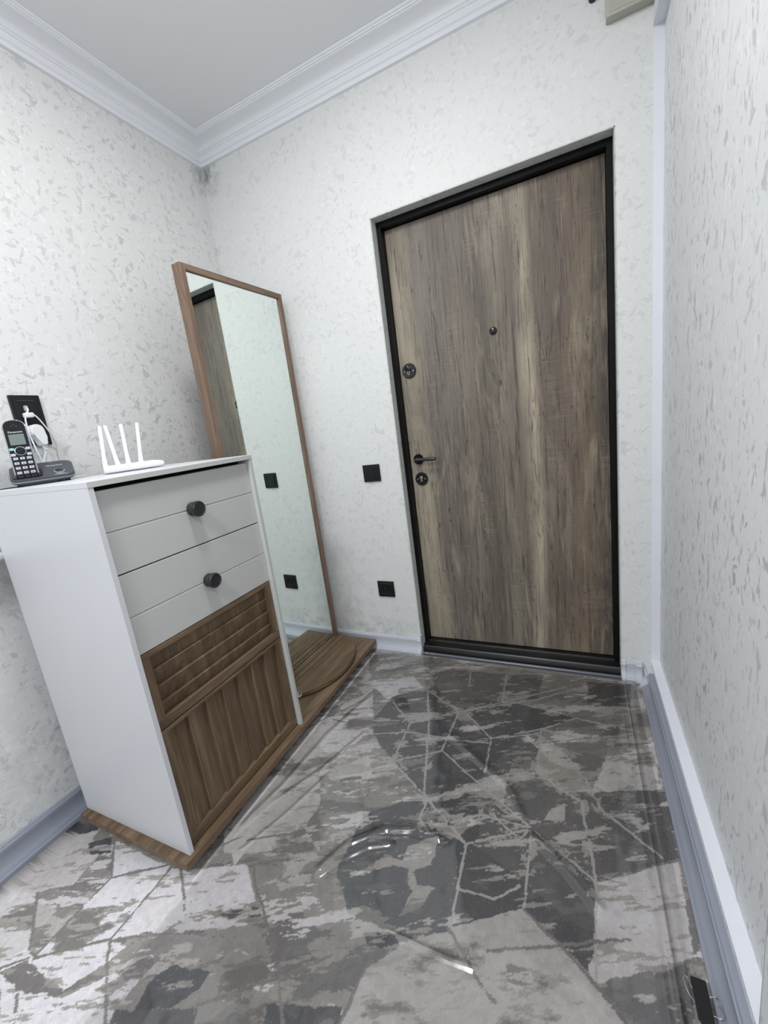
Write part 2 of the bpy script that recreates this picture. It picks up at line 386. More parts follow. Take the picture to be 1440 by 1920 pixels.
# ============================================================ back-wall fittings
def wall_plate_y(name, label, cat, x0, x1, z0, z1, kind, par_group=None):
    cx, cz = (x0+x1)/2, (z0+z1)/2
    r = thing(name, label, cat, (cx, 0, z0), 0, None)
    B('plate', M_blackmatt, r, (x0, x1, -.009, 0, z0, z1), bev=.0015)
    if kind == 'switch':
        bm = bmesh.new(); box(bm, x0+.011, x1-.011, -.0125, -.008, z0+.011, z1-.011, bev=.0012); obj('rocker', bm, M_blackmatt, r)
        B('rocker_edge', M_blackgloss, r, (cx+.014, cx+.0155, -.0130, -.0120, z0+.014, z1-.014))
    else:
        bm = bmesh.new(); box(bm, x0+.011, x1-.011, -.0105, -.008, z0+.011, z1-.011, bev=.0012); obj('insert', bm, M_blackmatt, r)
        bm = bmesh.new(); lathe(bm, [(.019, -.0100), (.019, -.0118), (.0165, -.0118), (.016, -.0104), (.0005, -.0104)], 'y', 28, (cx, 0, cz+.004)); obj('socket_well', bm, M_blackgloss, r, True)
        bm = bmesh.new()
        for sx in (-.0095, .0095): lathe(bm, [(.0026, -.0104), (.0026, -.0109), (.0005, -.0109)], 'y', 10, (cx+sx, 0, cz+.004))
        obj('pin_hole', bm, M_dark, r)
        B('label_print', plain('dim_grey_print', srgb(80, 82, 86), .5), r, (cx-.012, cx+.010, -.0107, -.0104, z0+.0175, z0+.0188))
    return r
wall_plate_y('light_switch', 'black square light switch on the back wall left of the door, above the socket', 'switch', .6685, .7605, .944, 1.0285, 'switch')
wall_plate_y('power_socket', 'black square power socket low on the back wall below the light switch', 'socket', .6605, .7535, .324, .410, 'socket')
# boxed duct high in the right corner and the small black fitting next to it
r = thing('duct_box', 'beige boxed-in duct high in the corner above the door', 'duct', (1.83, 0, 2.363))
bm = bmesh.new(); box(bm, 1.767, W-.0005, -.034, -.0005, 2.363, H-.0005, bev=.003, seg=2); obj('box_body', bm, M_beige, r, True)
bm = bmesh.new(); box(bm, 1.774, W-.006, -.0355, -.0335, 2.372, H-.02, bev=.0006); obj('box_cover', bm, M_beige, r)
r = thing('wall_fitting', 'small black fitting left of the beige duct, cut by the top edge', 'fitting', (1.731, 0, 2.437))
bm = bmesh.new(); lathe(bm, [(.012, -.0005), (.012, -.012), (.009, -.02), (.0005, -.022)], 'y', 20, (1.731, 0, 2.452)); obj('housing', bm, M_blackgloss, r, True)
bm = bmesh.new(); box(bm, 1.722, 1.740, -.006, -.0005, 2.45, 2.50, bev=.001); obj('bracket', bm, M_black, r)

# ============================================================ hall furniture
# low platform board
r = thing('platform_board', 'low oak platform board carrying the white cabinet and the tall mirror', 'platform', (.35, -.65, 0))
PB = (.103, .613, -1.277, -.028)
bm = bmesh.new(); box(bm, PB[0], PB[1], PB[2], PB[3], .0515, .0762, bev=.0012); obj('board', bm, WY, r)
for x in (.16, .50):
    for y in (-1.15, -.65, -.16):
        bm = bmesh.new(); lathe(bm, [(.02, .0155), (.022, .018), (.022, .0513), (.02, .0515)], 'z', 16, (x, y, 0)); obj('foot', bm, M_blackmatt, r, True)
# cabinet
CX0, CX1, CY0, CY1, CZ0, CZ1 = .103, .602, -1.254, -.697, .0765, 1.170
PT, RC = .0145, .0155     # panel thickness, recess of the fronts
r = thing('shoe_cabinet', 'tall white cabinet with two white drawers above oak louvred and planked fronts', 'cabinet', (.35, -.975, .0765))
o = B('side_panel', M_cab, r, (CX0, CX1, CY0, CY0+PT, CZ0, CZ1-.0150), bev=.0008); o['label'] = 'broad white side panel facing the camera'
B('side_panel', M_edge, r, (CX0, CX1, CY1-PT, CY1, CZ0, CZ1-.0150), bev=.0008)
B('top_panel', M_cab, r, (CX0, CX1+.001, CY0-.0005, CY1+.0005, CZ1-.0150, CZ1), bev=.0008)
B('top_edge_shade', M_front, r, (CX1+.001, CX1+.0016, CY0+.001, CY1-.001, CZ1-.0145, CZ1-.0012))  # thin strip that carries the shaded tone along the top panel's front
B('back_panel', M_cab, r, (CX0, CX0+.006, CY0+PT, CY1-PT, CZ0, CZ1-.015))
B('carcass_shade_block', M_dark, r, (CX0+.01, CX1-RC-.036, CY0+PT+.001, CY1-PT-.001, CZ0+.002, CZ1-.02))  # solid dark block, paints the shade behind the gaps between fronts
fy0, fy1 = CY0+PT+.0015, CY1-PT-.0015; FX = CX1-RC; cyk = -.972
def drawer(z0, zg, z1):
    bm = bmesh.new(); prism(bm, [(FX-.018, z0), (FX-.0006, z0), (FX, z0+.0006), (FX, zg-.0038), (FX-.0036, zg-.0008), (FX-.0036, zg+.0008), (FX, zg+.0014), (FX, z1-.0008), (FX-.0008, z1), (FX-.018, z1)], lambda x, z, s: (x, s, z), fy0, fy1)
    d = obj('drawer', bm, M_front, r)
    bm = bmesh.new(); lathe(bm, [(.0005, 0), (.0205, .0), (.0215, .002), (.0215, .013), (.0195, .0145), (.0185, .016), (.0195, .018), (.0225, .020), (.0235, .023), (.0235, .030), (.022, .0325), (.019, .0335), (.0175, .032), (.0005, .0315)], 'x', 40, (FX, cyk, zg))
    obj('knob', bm, M_knob, d, True)['label'] = 'round black knob with a dished face'
drawer(.9275, 1.0385, 1.1435); drawer(.7025, .8095, .9235)
# upper wooden front: frame with horizontal ledges
z0, z1 = .4715, .6995
d = B('louvred_door', WZ, r, (FX-.032, FX-.0265, fy0, fy1, z0, z1))
for q in ((z0, z0+.028), (z1-.016, z1)): B('rail', WY, d, (FX-.026, FX, fy0, fy1, q[0], q[1]), bev=.001)
for q in ((fy0, fy0+.030), (fy1-.030, fy1)): B('stile', WZ, d, (FX-.026, FX, q[0], q[1], z0+.028, z1-.016), bev=.001)
zs = [z1-.016, .641, .5895, .540, z0+.028]
for i in range(4):
    a, b = zs[i+1], zs[i]; bm = bmesh.new()
    # each board leans back towards its top; its lower neighbour stands proud
    prism(bm, [(FX-.022, a), (FX-.0035 if i else FX-.006, a), (FX-.014, b), (FX-.022, b)] if False else [(FX-.0258, a+.0002), (FX-.0165, a+.0002), (FX-.0145 if i == 0 else FX-.0025, b), (FX-.0258, b-.0002)], lambda x, z, s: (x, s, z), fy0+.030, fy1-.030)
    obj('slat', bm, WZ, d)
# lower wooden front: planks
z0, z1 = .0795, .4675
d = B('planked_door', WZ, r, (FX-.034, FX-.0285, fy0, fy1, z0, z1))
for q in ((z0, z0+.034), (z1-.012, z1)): B('rail', WY, d, (FX-.028, FX, fy0, fy1, q[0], q[1]), bev=.001)
for q in ((fy0, fy0+.028), (fy1-.032, fy1)): B('stile', WZ, d, (FX-.028, FX, q[0], q[1], z0+.034, z1-.012), bev=.001)
ya, yb = fy0+.028, fy1-.032; n = 7; pw = (yb-ya)/n
WZs = [wood('oak_plank_%s' % c, 'z', dk, lt, off=5+7*i) for i, c in enumerate(('a', 'b', 'c'))]
for i in range(n):
    bm = bmesh.new(); y_ = ya+i*pw
    prism(bm, [(FX-.028, y_), (FX-.0055, y_), (FX-.0045, y_+.0022), (FX-.0165, y_+pw), (FX-.028, y_+pw)], lambda x, y, s: (x, y, s), z0+.034, z1-.012)
    obj('plank', bm, WZs[i % 3], d)
bm = bmesh.new()
for k in range(9):       # crumpled twist of clear tape on the far side panel
    a = random.uniform(0, 6.28); c0 = Vector((.6045, -.704, .209)); p = [c0+Vector((random.uniform(0, .006), random.uniform(-.011, .011), random.uniform(-.012, .012))) for _ in range(3)]
    q = [v+Vector((.001, random.uniform(-.004, .004), random.uniform(.003, .006))) for v in p]
    vs = [bm.verts.new(v) for v in p+q]; bm.faces.new([vs[0], vs[1], vs[4], vs[3]]); bm.faces.new([vs[1], vs[2], vs[5], vs[4]])
for pts in ([(.603, -.7115, .238), (.604, -.706, .222), (.606, -.701, .212)], [(.606, -.699, .204), (.606, -.688, .198), (.602, -.674, .201)]):
    for a, b in zip(pts, pts[1:]):
        vs = [bm.verts.new(v) for v in (a, b, (b[0]+.001, b[1]+.001, b[2]-.009), (a[0]+.001, a[1], a[2]-.008))]; bm.faces.new(vs)
obj('sticky_tape', bm, M_tape, r)['label'] = 'crumpled twist of clear tape on the front edge'
# half-round board at the mirror's foot
MTH = math.radians(-2.4); MN = (.364, -.611); ML = .558; MT = .043; MZ1 = 1.881; MB = .0765
md = (-math.sin(MTH), math.cos(MTH))
r = thing('half_round_board', 'half-round grooved oak board lying at the foot of the mirror', 'board', (MN[0]+md[0]*.277+.002, MN[1]+md[1]*.277, MB), MTH)
def half(rx, ry, n=40): return [(rx*math.cos(a), ry*math.sin(a)) for a in [math.pi/2-math.pi*i/n for i in range(n+1)]]
bm = bmesh.new(); prism(bm, half(.212, .255), lambda x, y, s: (x, y, s), .0001, .007); obj('underside_shade', bm, M_dark, r, local=True)  # dark slab imitating the shadow gap beneath the board
bm = bmesh.new(); prism(bm, half(.228, .278), lambda x, y, s: (x, y, s), .007, .018); obj('core', bm, WY, r, True, local=True)
def strip(x0, x1):
    xs = [x0+(x1-x0)*i/14 for i in range(15)]; rx, ry = .2275, .2775
    f = lambda x: ry*math.sqrt(max(0, 1-(x/rx)**2))
    out = []
    for p in [(x, f(x)) for x in xs]+[(x, -f(x)) for x in xs[::-1]]:
        if not out or (abs(p[0]-out[-1][0])+abs(p[1]-out[-1][1])) > 1e-5: out.append(p)
    return out
for a, b in ((.0005, .0170), (.0205, .0525), (.0560, .2272)):
    bm = bmesh.new(); prism(bm, strip(a, b), lambda x, y, s: (x, y, s), .018, .024); obj('plank', bm, WY, r, local=True)
# tall mirror, turned very slightly towards the camera
r = thing('standing_mirror', 'tall standing mirror in a slim brown wooden frame behind the cabinet', 'mirror', (MN[0], MN[1], MB), MTH)
FW = .0225; MH = MZ1-MB
B('upright', MF_z, r, (-MT, 0, 0, FW, 0, MH), bev=.0008, local=True)
B('upright', MF_z, r, (-MT, 0, ML-FW, ML, 0, MH), bev=.0008, local=True)
B('top_rail', MF_y, r, (-MT, 0, FW, ML-FW, MH-FW, MH), bev=.0008, local=True)
B('bottom_rail', MF_y, r, (-MT, -.0005, FW, ML-FW, 0, .0225), bev=.0008, local=True)
B('mirror_back', WZ, r, (-MT+.004, -.014, FW, ML-FW, .0225, MH-FW), local=True)
B('mirror_glass', M_mirror, r, (-.0135, -.0085, FW, ML-FW, .0225, MH-FW), local=True)
# white shelf end at the left edge of the picture
r = thing('wall_shelf', 'white shelf end fixed to the left wall beside the cabinet, cut by the picture edge', 'shelf', (0, -1.7, .955))
bm = bmesh.new(); box(bm, 0, .092, -2.2, -1.235, .966, .986, bev=.006, seg=3); obj('board', bm, M_wplast, r, True)
for y in (-1.4, -2.0):
    bm = bmesh.new(); box(bm, 0, .07, y-.01, y+.01, .94, .966, bev=.003); obj('bracket', bm, M_wplast, r)

# ============================================================ left wall socket with cables
r = thing('double_socket', 'black double socket plate upright on the left wall behind the phone', 'socket', (0, -1.037, 1.294))
B('plate', M_blackmatt, r, (0, .009, -1.080, -.994, 1.294, 1.458), bev=.0015)
for i, zc in enumerate((1.4165, 1.3355)):
    bm = bmesh.new(); box(bm, .008, .0115, -1.068, -1.006, zc-.031, zc+.031, bev=.0012); d = obj('insert', bm, M_blackmatt, r)
    bm = bmesh.new(); box(bm, .0114, .0122, -1.062, -1.012, zc+.0225, zc+.0245); obj('label_strip', bm, plain('dim_strip', srgb(62, 68, 72), .4), d)
    if i == 0:
        bm = bmesh.new(); box(bm, .0113, .0118, -1.050, -1.026, zc-.012, zc+.010); obj('jack_hole', bm, M_dark, d)
r = thing('cable_plug', 'white angled plug in the upper gang of the double socket, its cable running down right', 'plug', (.02, -1.04, 1.39))
bm = bmesh.new(); box(bm, .0125, .034, -1.060, -1.034, 1.384, 1.400, bev=.004, seg=2); obj('plug_body', bm, M_wplast, r, True)
bm = bmesh.new(); tube(bm, [(.029, -1.040, 1.392), (.034, -1.031, 1.386), (.032, -1.010, 1.347), (.026, -.997, 1.316), (.012, -.985, 1.290), (.008, -.985, 1.25), (.02, -.988, 1.19), (.05, -.96, 1.1745), (.10, -.92, 1.1745)][:7]+[(.07, -.985, 1.175), (.115, -.975, 1.1745)], .0021, 8, 5)
obj('cable', bm, M_wplast, r, True)
r = thing('phone_line_plug', 'thin twisted white cable hanging from the upper socket hole behind the handset', 'cable', (.02, -1.05, 1.41))
bm = bmesh.new(); tube(bm, [(.012, -1.046, 1.421), (.022, -1.046, 1.417), (.026, -1.045, 1.408), (.026, -1.052, 1.398), (.027, -1.058, 1.386), (.028, -1.062, 1.368), (.03, -1.062, 1.32), (.05, -1.06, 1.24), (.07, -1.06, 1.18)], .0024, 8, 5); obj('cable', bm, M_wplast, r, True)
bm = bmesh.new(); box(bm, .0125, .024, -1.051, -1.041, 1.405, 1.423, bev=.002); obj('plug_body', bm, plain('clear_grey_connector', srgb(170, 165, 160), .2), r)
r = thing('power_adapter', 'chunky white power adapter plugged into the lower gang behind the handset', 'adapter', (.03, -1.04, 1.29))
bm = bmesh.new()
prism(bm, [(-1.062, 1.352), (-1.052, 1.360), (-1.036, 1.359), (-1.026, 1.347), (-1.024, 1.318), (-1.026, 1.292), (-1.042, 1.290), (-1.050, 1.315), (-1.064, 1.332)], lambda y, z, s: (s, y, z), .0125, .050)
bmesh.ops.bevel(bm, geom=bm.edges[:], offset=.003, segments=2, affect='EDGES'); obj('adapter_body', bm, M_wplast, r, True)
bm = bmesh.new(); lathe(bm, [(.0065, 1.276), (.0075, 1.283), (.008, 1.292)], 'z', 14, (.034, -1.031, 0)); obj('strain_relief', bm, M_wplast, r, True)
bm = bmesh.new(); tube(bm, [(.034, -1.031, 1.282), (.034, -1.034, 1.268), (.038, -1.045, 1.25), (.055, -1.062, 1.215), (.075, -1.065, 1.18)], .0032, 8, 4); obj('cable', bm, M_wplast, r, True)

# ============================================================ router
r = thing('wifi_router', 'flat white router with four upright antennas on the cabinet top', 'router', (.2695, -.9045, 1.170), math.atan2(-.49, .87))
hw = .0875
bm = bmesh.new()
prof = [(-.050, .004), (-.046, .002), (.046, .002), (.052, .006), (.053, .013), (.047, .0245), (-.046, .027), (-.050, .022)]
rings = []
for y, s in ((-hw, .72), (-hw+.003, .92), (-hw+.010, 1.0), (hw-.022, 1.0), (hw-.006, .80), (hw, .50)):
    rings.append([bm.verts.new((p[0]*(.9+.1*s), y, .013+(p[1]-.013)*s)) for p in prof])
for a, b in zip(rings, rings[1:]):
    for i in range(8): bm.faces.new([a[i], a[(i+1) % 8], b[(i+1) % 8], b[i]])
bm.faces.new(rings[0][::-1]); bm.faces.new(rings[-1])
obj('router_body', bm, M_wplast, r, True, local=True)
bm = bmesh.new(); box(bm, .00, .03, -.06, .06, 0, .0025); obj('foot_strip', bm, M_blackmatt, r, local=True)
for (y, ty) in ((-.079, .013), (-.041, -.009), (-.010, .006), (.028, .017)):
    bm = bmesh.new(); Lz = .142; xo = -.050
    def sec(t, w, d): return [(xo+a*d, y+ty*t+b*w, .019+Lz*t) for a, b in ((-1, -1), (1, -1), (1, 1), (-1, 1))]
    rr = [[bm.verts.new(p) for p in sec(*q)] for q in ((0, .0080, .006), (.12, .0070, .005), (.28, .0056, .0040), (.97, .0050, .0036), (1, .004, .0025))]
    for a, b in zip(rr, rr[1:]):
        for i in range(4): bm.faces.new([a[i], a[(i+1) % 4], b[(i+1) % 4], b[i]])
    bm.faces.new(rr[0][::-1]); bm.faces.new(rr[-1]); obj('antenna', bm, M_wplast, r, True, local=True)

# ============================================================ cordless phone
def rrect(w, h, rad, n=6):
    out = []
    for cx, cy, a0 in ((w/2-rad, h/2-rad, 0), (-w/2+rad, h/2-rad, 90), (-w/2+rad, -h/2+rad, 180), (w/2-rad, -h/2+rad, 270)):
        for k in range(n+1):
            a = math.radians(a0+90*k/n); out.append((cx+rad*math.cos(a), cy+rad*math.sin(a)))
    return out
# local frame: +x towards the viewer side (front), y along the width, z up
ang = math.atan2(-.46, .89)
BASE = (.160, -1.120, 1.170); PS = 1.2
r = thing('charging_base', 'dark grey phone charging base with a round key, under the cordless handset', 'phone base', BASE, ang)
tl = math.radians(24)   # the deck slopes down to the front
deck = Matrix.Translation((0, .0, .030)) @ Matrix.Rotation(tl, 4, 'Y')
# deck coords: x = front-down, y = width, z = normal
bm = bmesh.new(); prism(bm, rrect(.094, .128, .018), lambda a, b, s: (a, b, s), -.006, .005); bmesh.ops.bevel(bm, geom=[e for e in bm.edges if abs(e.verts[0].co.z-e.verts[1].co.z) < 1e-6], offset=.0015, segments=2, affect='EDGES')
obj('base_deck', xf(bm, deck), M_phgrey, r, True, local=True)
bm = bmesh.new(); prism(bm, rrect(.0955, .1295, .018), lambda a, b, s: (a, b, s), -.0015, .0012); obj('base_rim', xf(bm, deck), M_silver, r, True, local=True)
bm = bmesh.new(); prism(bm, [(-.042, .001), (.033, .001), (.033, .010), (-.042, .043)], lambda x, z, s: (x, s, z), -.045, .045); obj('base_body', bm, M_blackgloss, r, local=True)
for y in (-.048, .030, .046):
    bm = bmesh.new(); box(bm, .020, .034, y-.006, y+.006, 0, .012); obj('base_foot', bm, M_blackmatt, r, local=True)
bm = bmesh.new(); prism(bm, rrect(.050, .060, .012), lambda a, b, s: (a+.012, b-.030, s), .0045, .0075); obj('cradle_lip', xf(bm, deck), M_blackgloss, r, True, local=True)
bm = bmesh.new(); lathe(bm, [(.0005, .005), (.0095, .005), (.0095, .0068), (.0005, .0075)], 'z', 28, (.017, .034, 0)); obj('locator_key', xf(bm, deck), M_blackgloss, r, True, local=True)
bm = bmesh.new(); lathe(bm, [(.0108, .005), (.0108, .0060), (.0098, .0062), (.0098, .005)], 'z', 32, (.017, .034, 0)); obj('key_ring', xf(bm, deck), M_print, r, True, local=True)
Rt = Matrix(((0, -1, 0, 0), (1, 0, 0, 0), (0, 0, 1, 0), (0, 0, 0, 1)))   # text x -> +y, text y -> -x
bm = text_bm('Panasonic', .0088); obj('brand_print', xf(bm, deck @ Matrix.Translation((-.020, .026, .0052)) @ Rt), M_print, r, local=True)
bm = text_bm('2.4GHz', .0050); xf(bm, deck @ Matrix.Translation((.0335, .035, .0052)) @ Rt); b2 = bmesh.new(); box(b2, .0372, .0380, .022, .050, .005, .0056); xf(b2, deck); me_ = D.meshes.new('t'); b2.to_mesh(me_); b2.free(); bm.from_mesh(me_); D.meshes.remove(me_)
obj('band_print', bm, M_print, r, local=True)
bm = bmesh.new(); 
r2 = thing('base_cable', 'thin dark cable running left along the cabinet top from the charging base', 'cable', (.13, -1.2, 1.170))
tube(bm, [(.150, -1.150, 1.1745), (.155, -1.180, 1.1725), (.150, -1.215, 1.1725), (.135, -1.238, 1.1725), (.12, -1.2515, 1.1728)], .0017, 6, 4); obj('cable', bm, M_blackmatt, r2, True)

# handset: local x = front face normal, y = width, z = length
lean = math.radians(-17)
hs = thing('cordless_handset', 'black and silver cordless handset standing in its charging base', 'phone', BASE, ang)
Hm = Matrix.Translation((.013, -.030, .018)) @ Matrix.Rotation(lean, 4, 'Y')
HL, HW, HT = .152, .047, .026
def hprof(scale_w=1, top=0, bot=0, rt=.019, rb=.006):
    w, h = HW*scale_w, HL-top-bot; out = []
    for cx, cz, rad, a0 in ((w/2-rt, HL-top-rt, rt, 0), (-w/2+rt, HL-top-rt, rt, 90), (-w/2+rb, bot+rb, rb, 180), (w/2-rb, bot+rb, rb, 270)):
        for k in range(9):
            a = math.radians(a0+90*k/8); out.append((cx+rad*math.cos(a), cz+rad*math.sin(a)))
    return out
bm = bmesh.new(); prism(bm, hprof(), lambda y, z, s: (s, y, z), -HT/2, HT/2-.004); bmesh.ops.bevel(bm, geom=[e for e in bm.edges if abs(e.verts[0].co.x-e.verts[1].co.x) < 1e-6], offset=.003, segments=2, affect='EDGES')
obj('handset_shell', xf(bm, Hm), M_silver, hs, True, local=True)
bm = bmesh.new(); prism(bm, hprof(.88, .003, .002, .017), lambda y, z, s: (s, y, z), HT/2-.006, HT/2-.0015); obj('face_plate', xf(bm, Hm), M_blackgloss, hs, True, local=True)
fx = HT/2-.0015
bm = bmesh.new(); box(bm, fx-.0005, fx+.0004, -.0150, .0150, .085, .113, bev=.0002); obj('display', xf(bm, Hm), M_lcd, hs, local=True)
Rf = Matrix(((0, 0, 1, 0), (1, 0, 0, 0), (0, 1, 0, 0), (0, 0, 0, 1)))   # text x->y, y->z, normal->x
bm = text_bm('Panasonic', .0072); obj('brand_print', xf(bm, Hm @ Matrix.Translation((fx+.0002, 0, .1185)) @ Rf), M_print, hs, local=True)
bm = bmesh.new()
for y, z in ((0, .1375), (-.005, .1340), (.005, .1345)): box(bm, fx-.0003, fx+.0003, y-.002, y+.002, z-.0006, z+.0006)
obj('earpiece_slots', xf(bm, Hm), M_phgrey, hs, local=True)
bm = bmesh.new(); lathe(bm, [(.0005, fx), (.0095, fx), (.0090, fx+.0016), (.0005, fx+.0018)], 'x', 28, (0, 0, .069)); obj('navigation_key', xf(bm, Hm), M_blackgloss, hs, True, local=True)
bm = bmesh.new(); lathe(bm, [(.0112, fx-.0005), (.0112, fx+.0006), (.0100, fx+.0008), (.0100, fx-.0005)], 'x', 32, (0, 0, .069)); obj('key_ring', xf(bm, Hm), M_silver, hs, True, local=True)
keys = [(-.0155, .0745, 'c', M_keyg), (.0155, .0745, 'o', M_key), (-.0155, .0600, '', M_key), (.0155, .0600, '', M_key)]
dig = '123456789*0#'
for i in range(12): keys.append(((i % 3-1)*.0130, .0500-(i//3)*.0122, dig[i], M_key))
for y, z, ch, mt in keys:
    bm = bmesh.new(); box(bm, fx-.0004, fx+.0012, y-.0047, y+.0047, z-.0034, z+.0034, bev=.0008); k = obj('key', xf(bm, Hm), mt, hs, local=True)
    if mt is M_keyg: k['label'] = 'green call key'
    if ch and ch in dig:
        bm = text_bm(ch, .0062, .0001); obj('key_digit', xf(bm, Hm @ Matrix.Translation((fx+.0013, y, z)) @ Rf), M_blackmatt, k, local=True)

for o in (r_ for r_ in D.objects if r_.name in ('charging_base', 'cordless_handset')): o.scale = (PS, PS, PS)
# carpet print: outlines (x, y, tone) and joint lines on the floor, in metres
POLYS=[([(0.639,-1.18),(0.587,-1.128),(0.566,-0.761),(0.593,-0.462),(0.604,-0.061),(1.018,-0.914),(1.001,-1.058)],0.78),([(0.73,-0.669),(0.87,-0.61),(0.922,-0.717),(0.853,-0.754)],0.45),([(0.753,-0.823),(0.858,-0.764),(0.923,-0.813),(0.839,-0.849)],0.45),([(0.832,-1.032),(0.837,-0.945),(0.915,-0.947),(0.986,-0.949),(0.994,-1.054),(0.898,-1.071)],0.42),([(0.453,-0.428),(0.509,-0.368),(0.611,-0.314),(0.718,-0.396),(0.643,-0.482),(0.546,-0.508)],0.45),([(0.658,-0.578),(0.675,-0.537),(0.816,-0.499),(0.837,-0.586),(0.748,-0.604)],1.0),([(0.599,-0.541),(0.659,-0.51),(0.677,-0.551)],0.2),([(0.651,-0.666),(0.888,-0.65),(1.006,-0.71),(1.166,-0.825),(0.992,-0.932),(1.002,-1.107),(0.932,-1.095)],0.52),([(0.515,-0.458),(0.778,-0.456),(0.841,-0.612),(0.757,-0.828)],0.85),([(0.583,-0.063),(1.006,-0.059),(0.98,-0.133),(0.992,-0.291),(0.689,-0.293)],0.5),([(0.689,-0.293),(0.892,-0.206),(0.985,-0.293),(0.836,-0.398)],0.95),([(0.976,-0.121),(1.315,-0.093),(1.325,-0.292),(1.164,-0.394),(0.992,-0.291)],0.2),([(1.315,-0.093),(1.475,-0.055),(1.462,-0.236),(1.331,-0.291)],0.16),([(1.475,-0.055),(1.654,-0.059),(1.65,-0.227),(1.582,-0.301),(1.462,-0.236)],0.5),([(1.653,-0.07),(1.82,-0.041),(1.804,-0.196),(1.65,-0.227)],0.12),([(1.822,-0.018),(1.892,-0.001),(1.86,-0.244),(1.605,-0.313),(1.65,-0.236),(1.804,-0.196)],0.5),([(0.826,-0.553),(0.855,-0.371),(0.978,-0.271),(1.163,-0.313),(1.368,-0.281),(1.605,-0.313),(1.487,-0.406),(1.486,-0.614),(1.402,-0.697),(1.328,-0.682),(1.171,-0.824),(1.0,-0.709),(0.912,-0.644)],0.1),([(1.487,-0.406),(1.605,-0.313),(1.864,-0.207),(1.856,-0.401),(1.702,-0.475),(1.633,-0.589),(1.486,-0.614)],0.5),([(1.702,-0.475),(1.845,-0.419),(1.848,-0.571),(1.718,-0.634),(1.659,-0.618)],0.78),([(1.402,-0.697),(1.486,-0.614),(1.569,-0.669),(1.856,-0.568),(1.858,-0.693),(1.849,-0.785),(1.655,-0.915),(1.49,-0.818),(1.401,-0.757)],0.12),([(1.171,-0.824),(1.283,-0.759),(1.401,-0.757),(1.49,-0.818),(1.655,-0.915),(1.647,-1.042),(1.63,-1.106),(1.586,-1.088),(1.491,-1.035),(1.33,-1.136),(1.249,-1.185),(1.08,-1.191),(0.998,-1.108),(0.992,-0.932),(1.09,-0.855)],0.08),([(1.167,-0.977),(1.239,-0.925),(1.246,-0.961),(1.243,-1.01),(1.205,-1.037),(1.224,-1.07),(1.273,-1.059),(1.248,-1.117),(1.206,-1.15),(1.211,-1.109),(1.216,-1.086),(1.194,-1.067),(1.189,-1.035),(1.136,-1.046),(1.098,-1.073),(1.038,-1.111),(1.079,-1.066),(1.114,-1.021),(1.165,-1.022)],0.58),([(1.532,-0.743),(1.579,-0.706),(1.576,-0.775),(1.521,-0.778)],0.62),([(1.322,-0.677),(1.405,-0.645),(1.394,-0.712),(1.354,-0.736)],0.62),([(1.129,-0.364),(1.192,-0.377),(1.279,-0.489),(1.23,-0.486),(1.167,-0.432)],0.6),([(1.196,-0.883),(1.266,-0.887),(1.309,-0.83),(1.334,-0.854),(1.276,-0.923),(1.236,-0.917)],0.56),([(1.411,-0.435),(1.5,-0.443),(1.614,-0.542),(1.633,-0.576),(1.527,-0.555)],0.66),([(1.33,-1.136),(1.491,-1.035),(1.593,-1.091),(1.703,-1.177),(1.165,-1.381),(1.169,-1.275),(1.249,-1.185)],0.7),([(1.655,-0.915),(1.847,-0.794),(1.836,-1.008),(1.713,-1.081),(1.644,-1.122),(1.63,-1.106),(1.647,-1.042)],0.8),([(1.664,-1.131),(1.823,-1.022),(1.824,-1.066),(1.81,-1.137),(1.703,-1.177)],0.15),([(1.139,-1.218),(1.21,-1.189),(1.223,-1.201),(1.185,-1.227)],0.0),([(1.467,-1.154),(1.519,-1.147),(1.527,-1.171),(1.473,-1.196)],0.4),([(0.657,-1.38),(0.842,-1.245),(0.981,-1.196),(1.093,-1.284),(1.126,-1.392),(0.682,-1.56),(0.659,-1.443)],0.5),([(0.549,-1.259),(0.735,-1.18),(0.827,-1.25),(0.667,-1.339),(0.634,-1.394),(0.516,-1.449),(0.513,-1.267)],0.95),([(0.245,-1.268),(0.509,-1.265),(0.516,-1.449),(0.357,-1.544),(0.355,-1.349)],1.0),([(0.245,-1.571),(0.36,-1.546),(0.512,-1.456),(0.681,-1.429),(0.665,-1.526),(0.679,-1.561),(0.442,-1.651)],0.95),([(0.304,-1.595),(0.346,-1.557),(0.509,-1.555),(0.558,-1.485),(0.587,-1.405),(0.686,-1.388),(0.649,-1.435),(0.586,-1.502),(0.526,-1.564),(0.391,-1.599)],0.45),([(-0.152,-1.409),(0.047,-1.264),(0.191,-1.295),(0.178,-1.448),(0.032,-1.484)],0.8),([(0.17,-1.451),(0.26,-1.405),(0.236,-1.28),(0.355,-1.349),(0.357,-1.544),(0.325,-1.542)],0.5),([(0.042,-1.488),(0.179,-1.455),(0.325,-1.542),(0.29,-1.589)],0.95),([(0.029,-1.31),(0.037,-1.268),(0.116,-1.242),(0.149,-1.261),(0.084,-1.302)],0.0),([(0.163,-1.304),(0.226,-1.264),(0.274,-1.303),(0.212,-1.324)],0.1),([(0.721,-1.431),(0.825,-1.403),(0.822,-1.439),(0.789,-1.484),(0.71,-1.518),(0.698,-1.47)],0.08),([(0.668,-1.534),(0.848,-1.462),(0.876,-1.487),(0.682,-1.56)],0.15),([(0.991,-1.4),(1.156,-1.343),(1.163,-1.378),(1.008,-1.437)],0.1),([(0.747,-1.304),(0.846,-1.25),(0.867,-1.268),(0.789,-1.308)],0.12),([(1.135,-1.215),(1.182,-1.192),(1.193,-1.216),(1.159,-1.234)],0.1)]
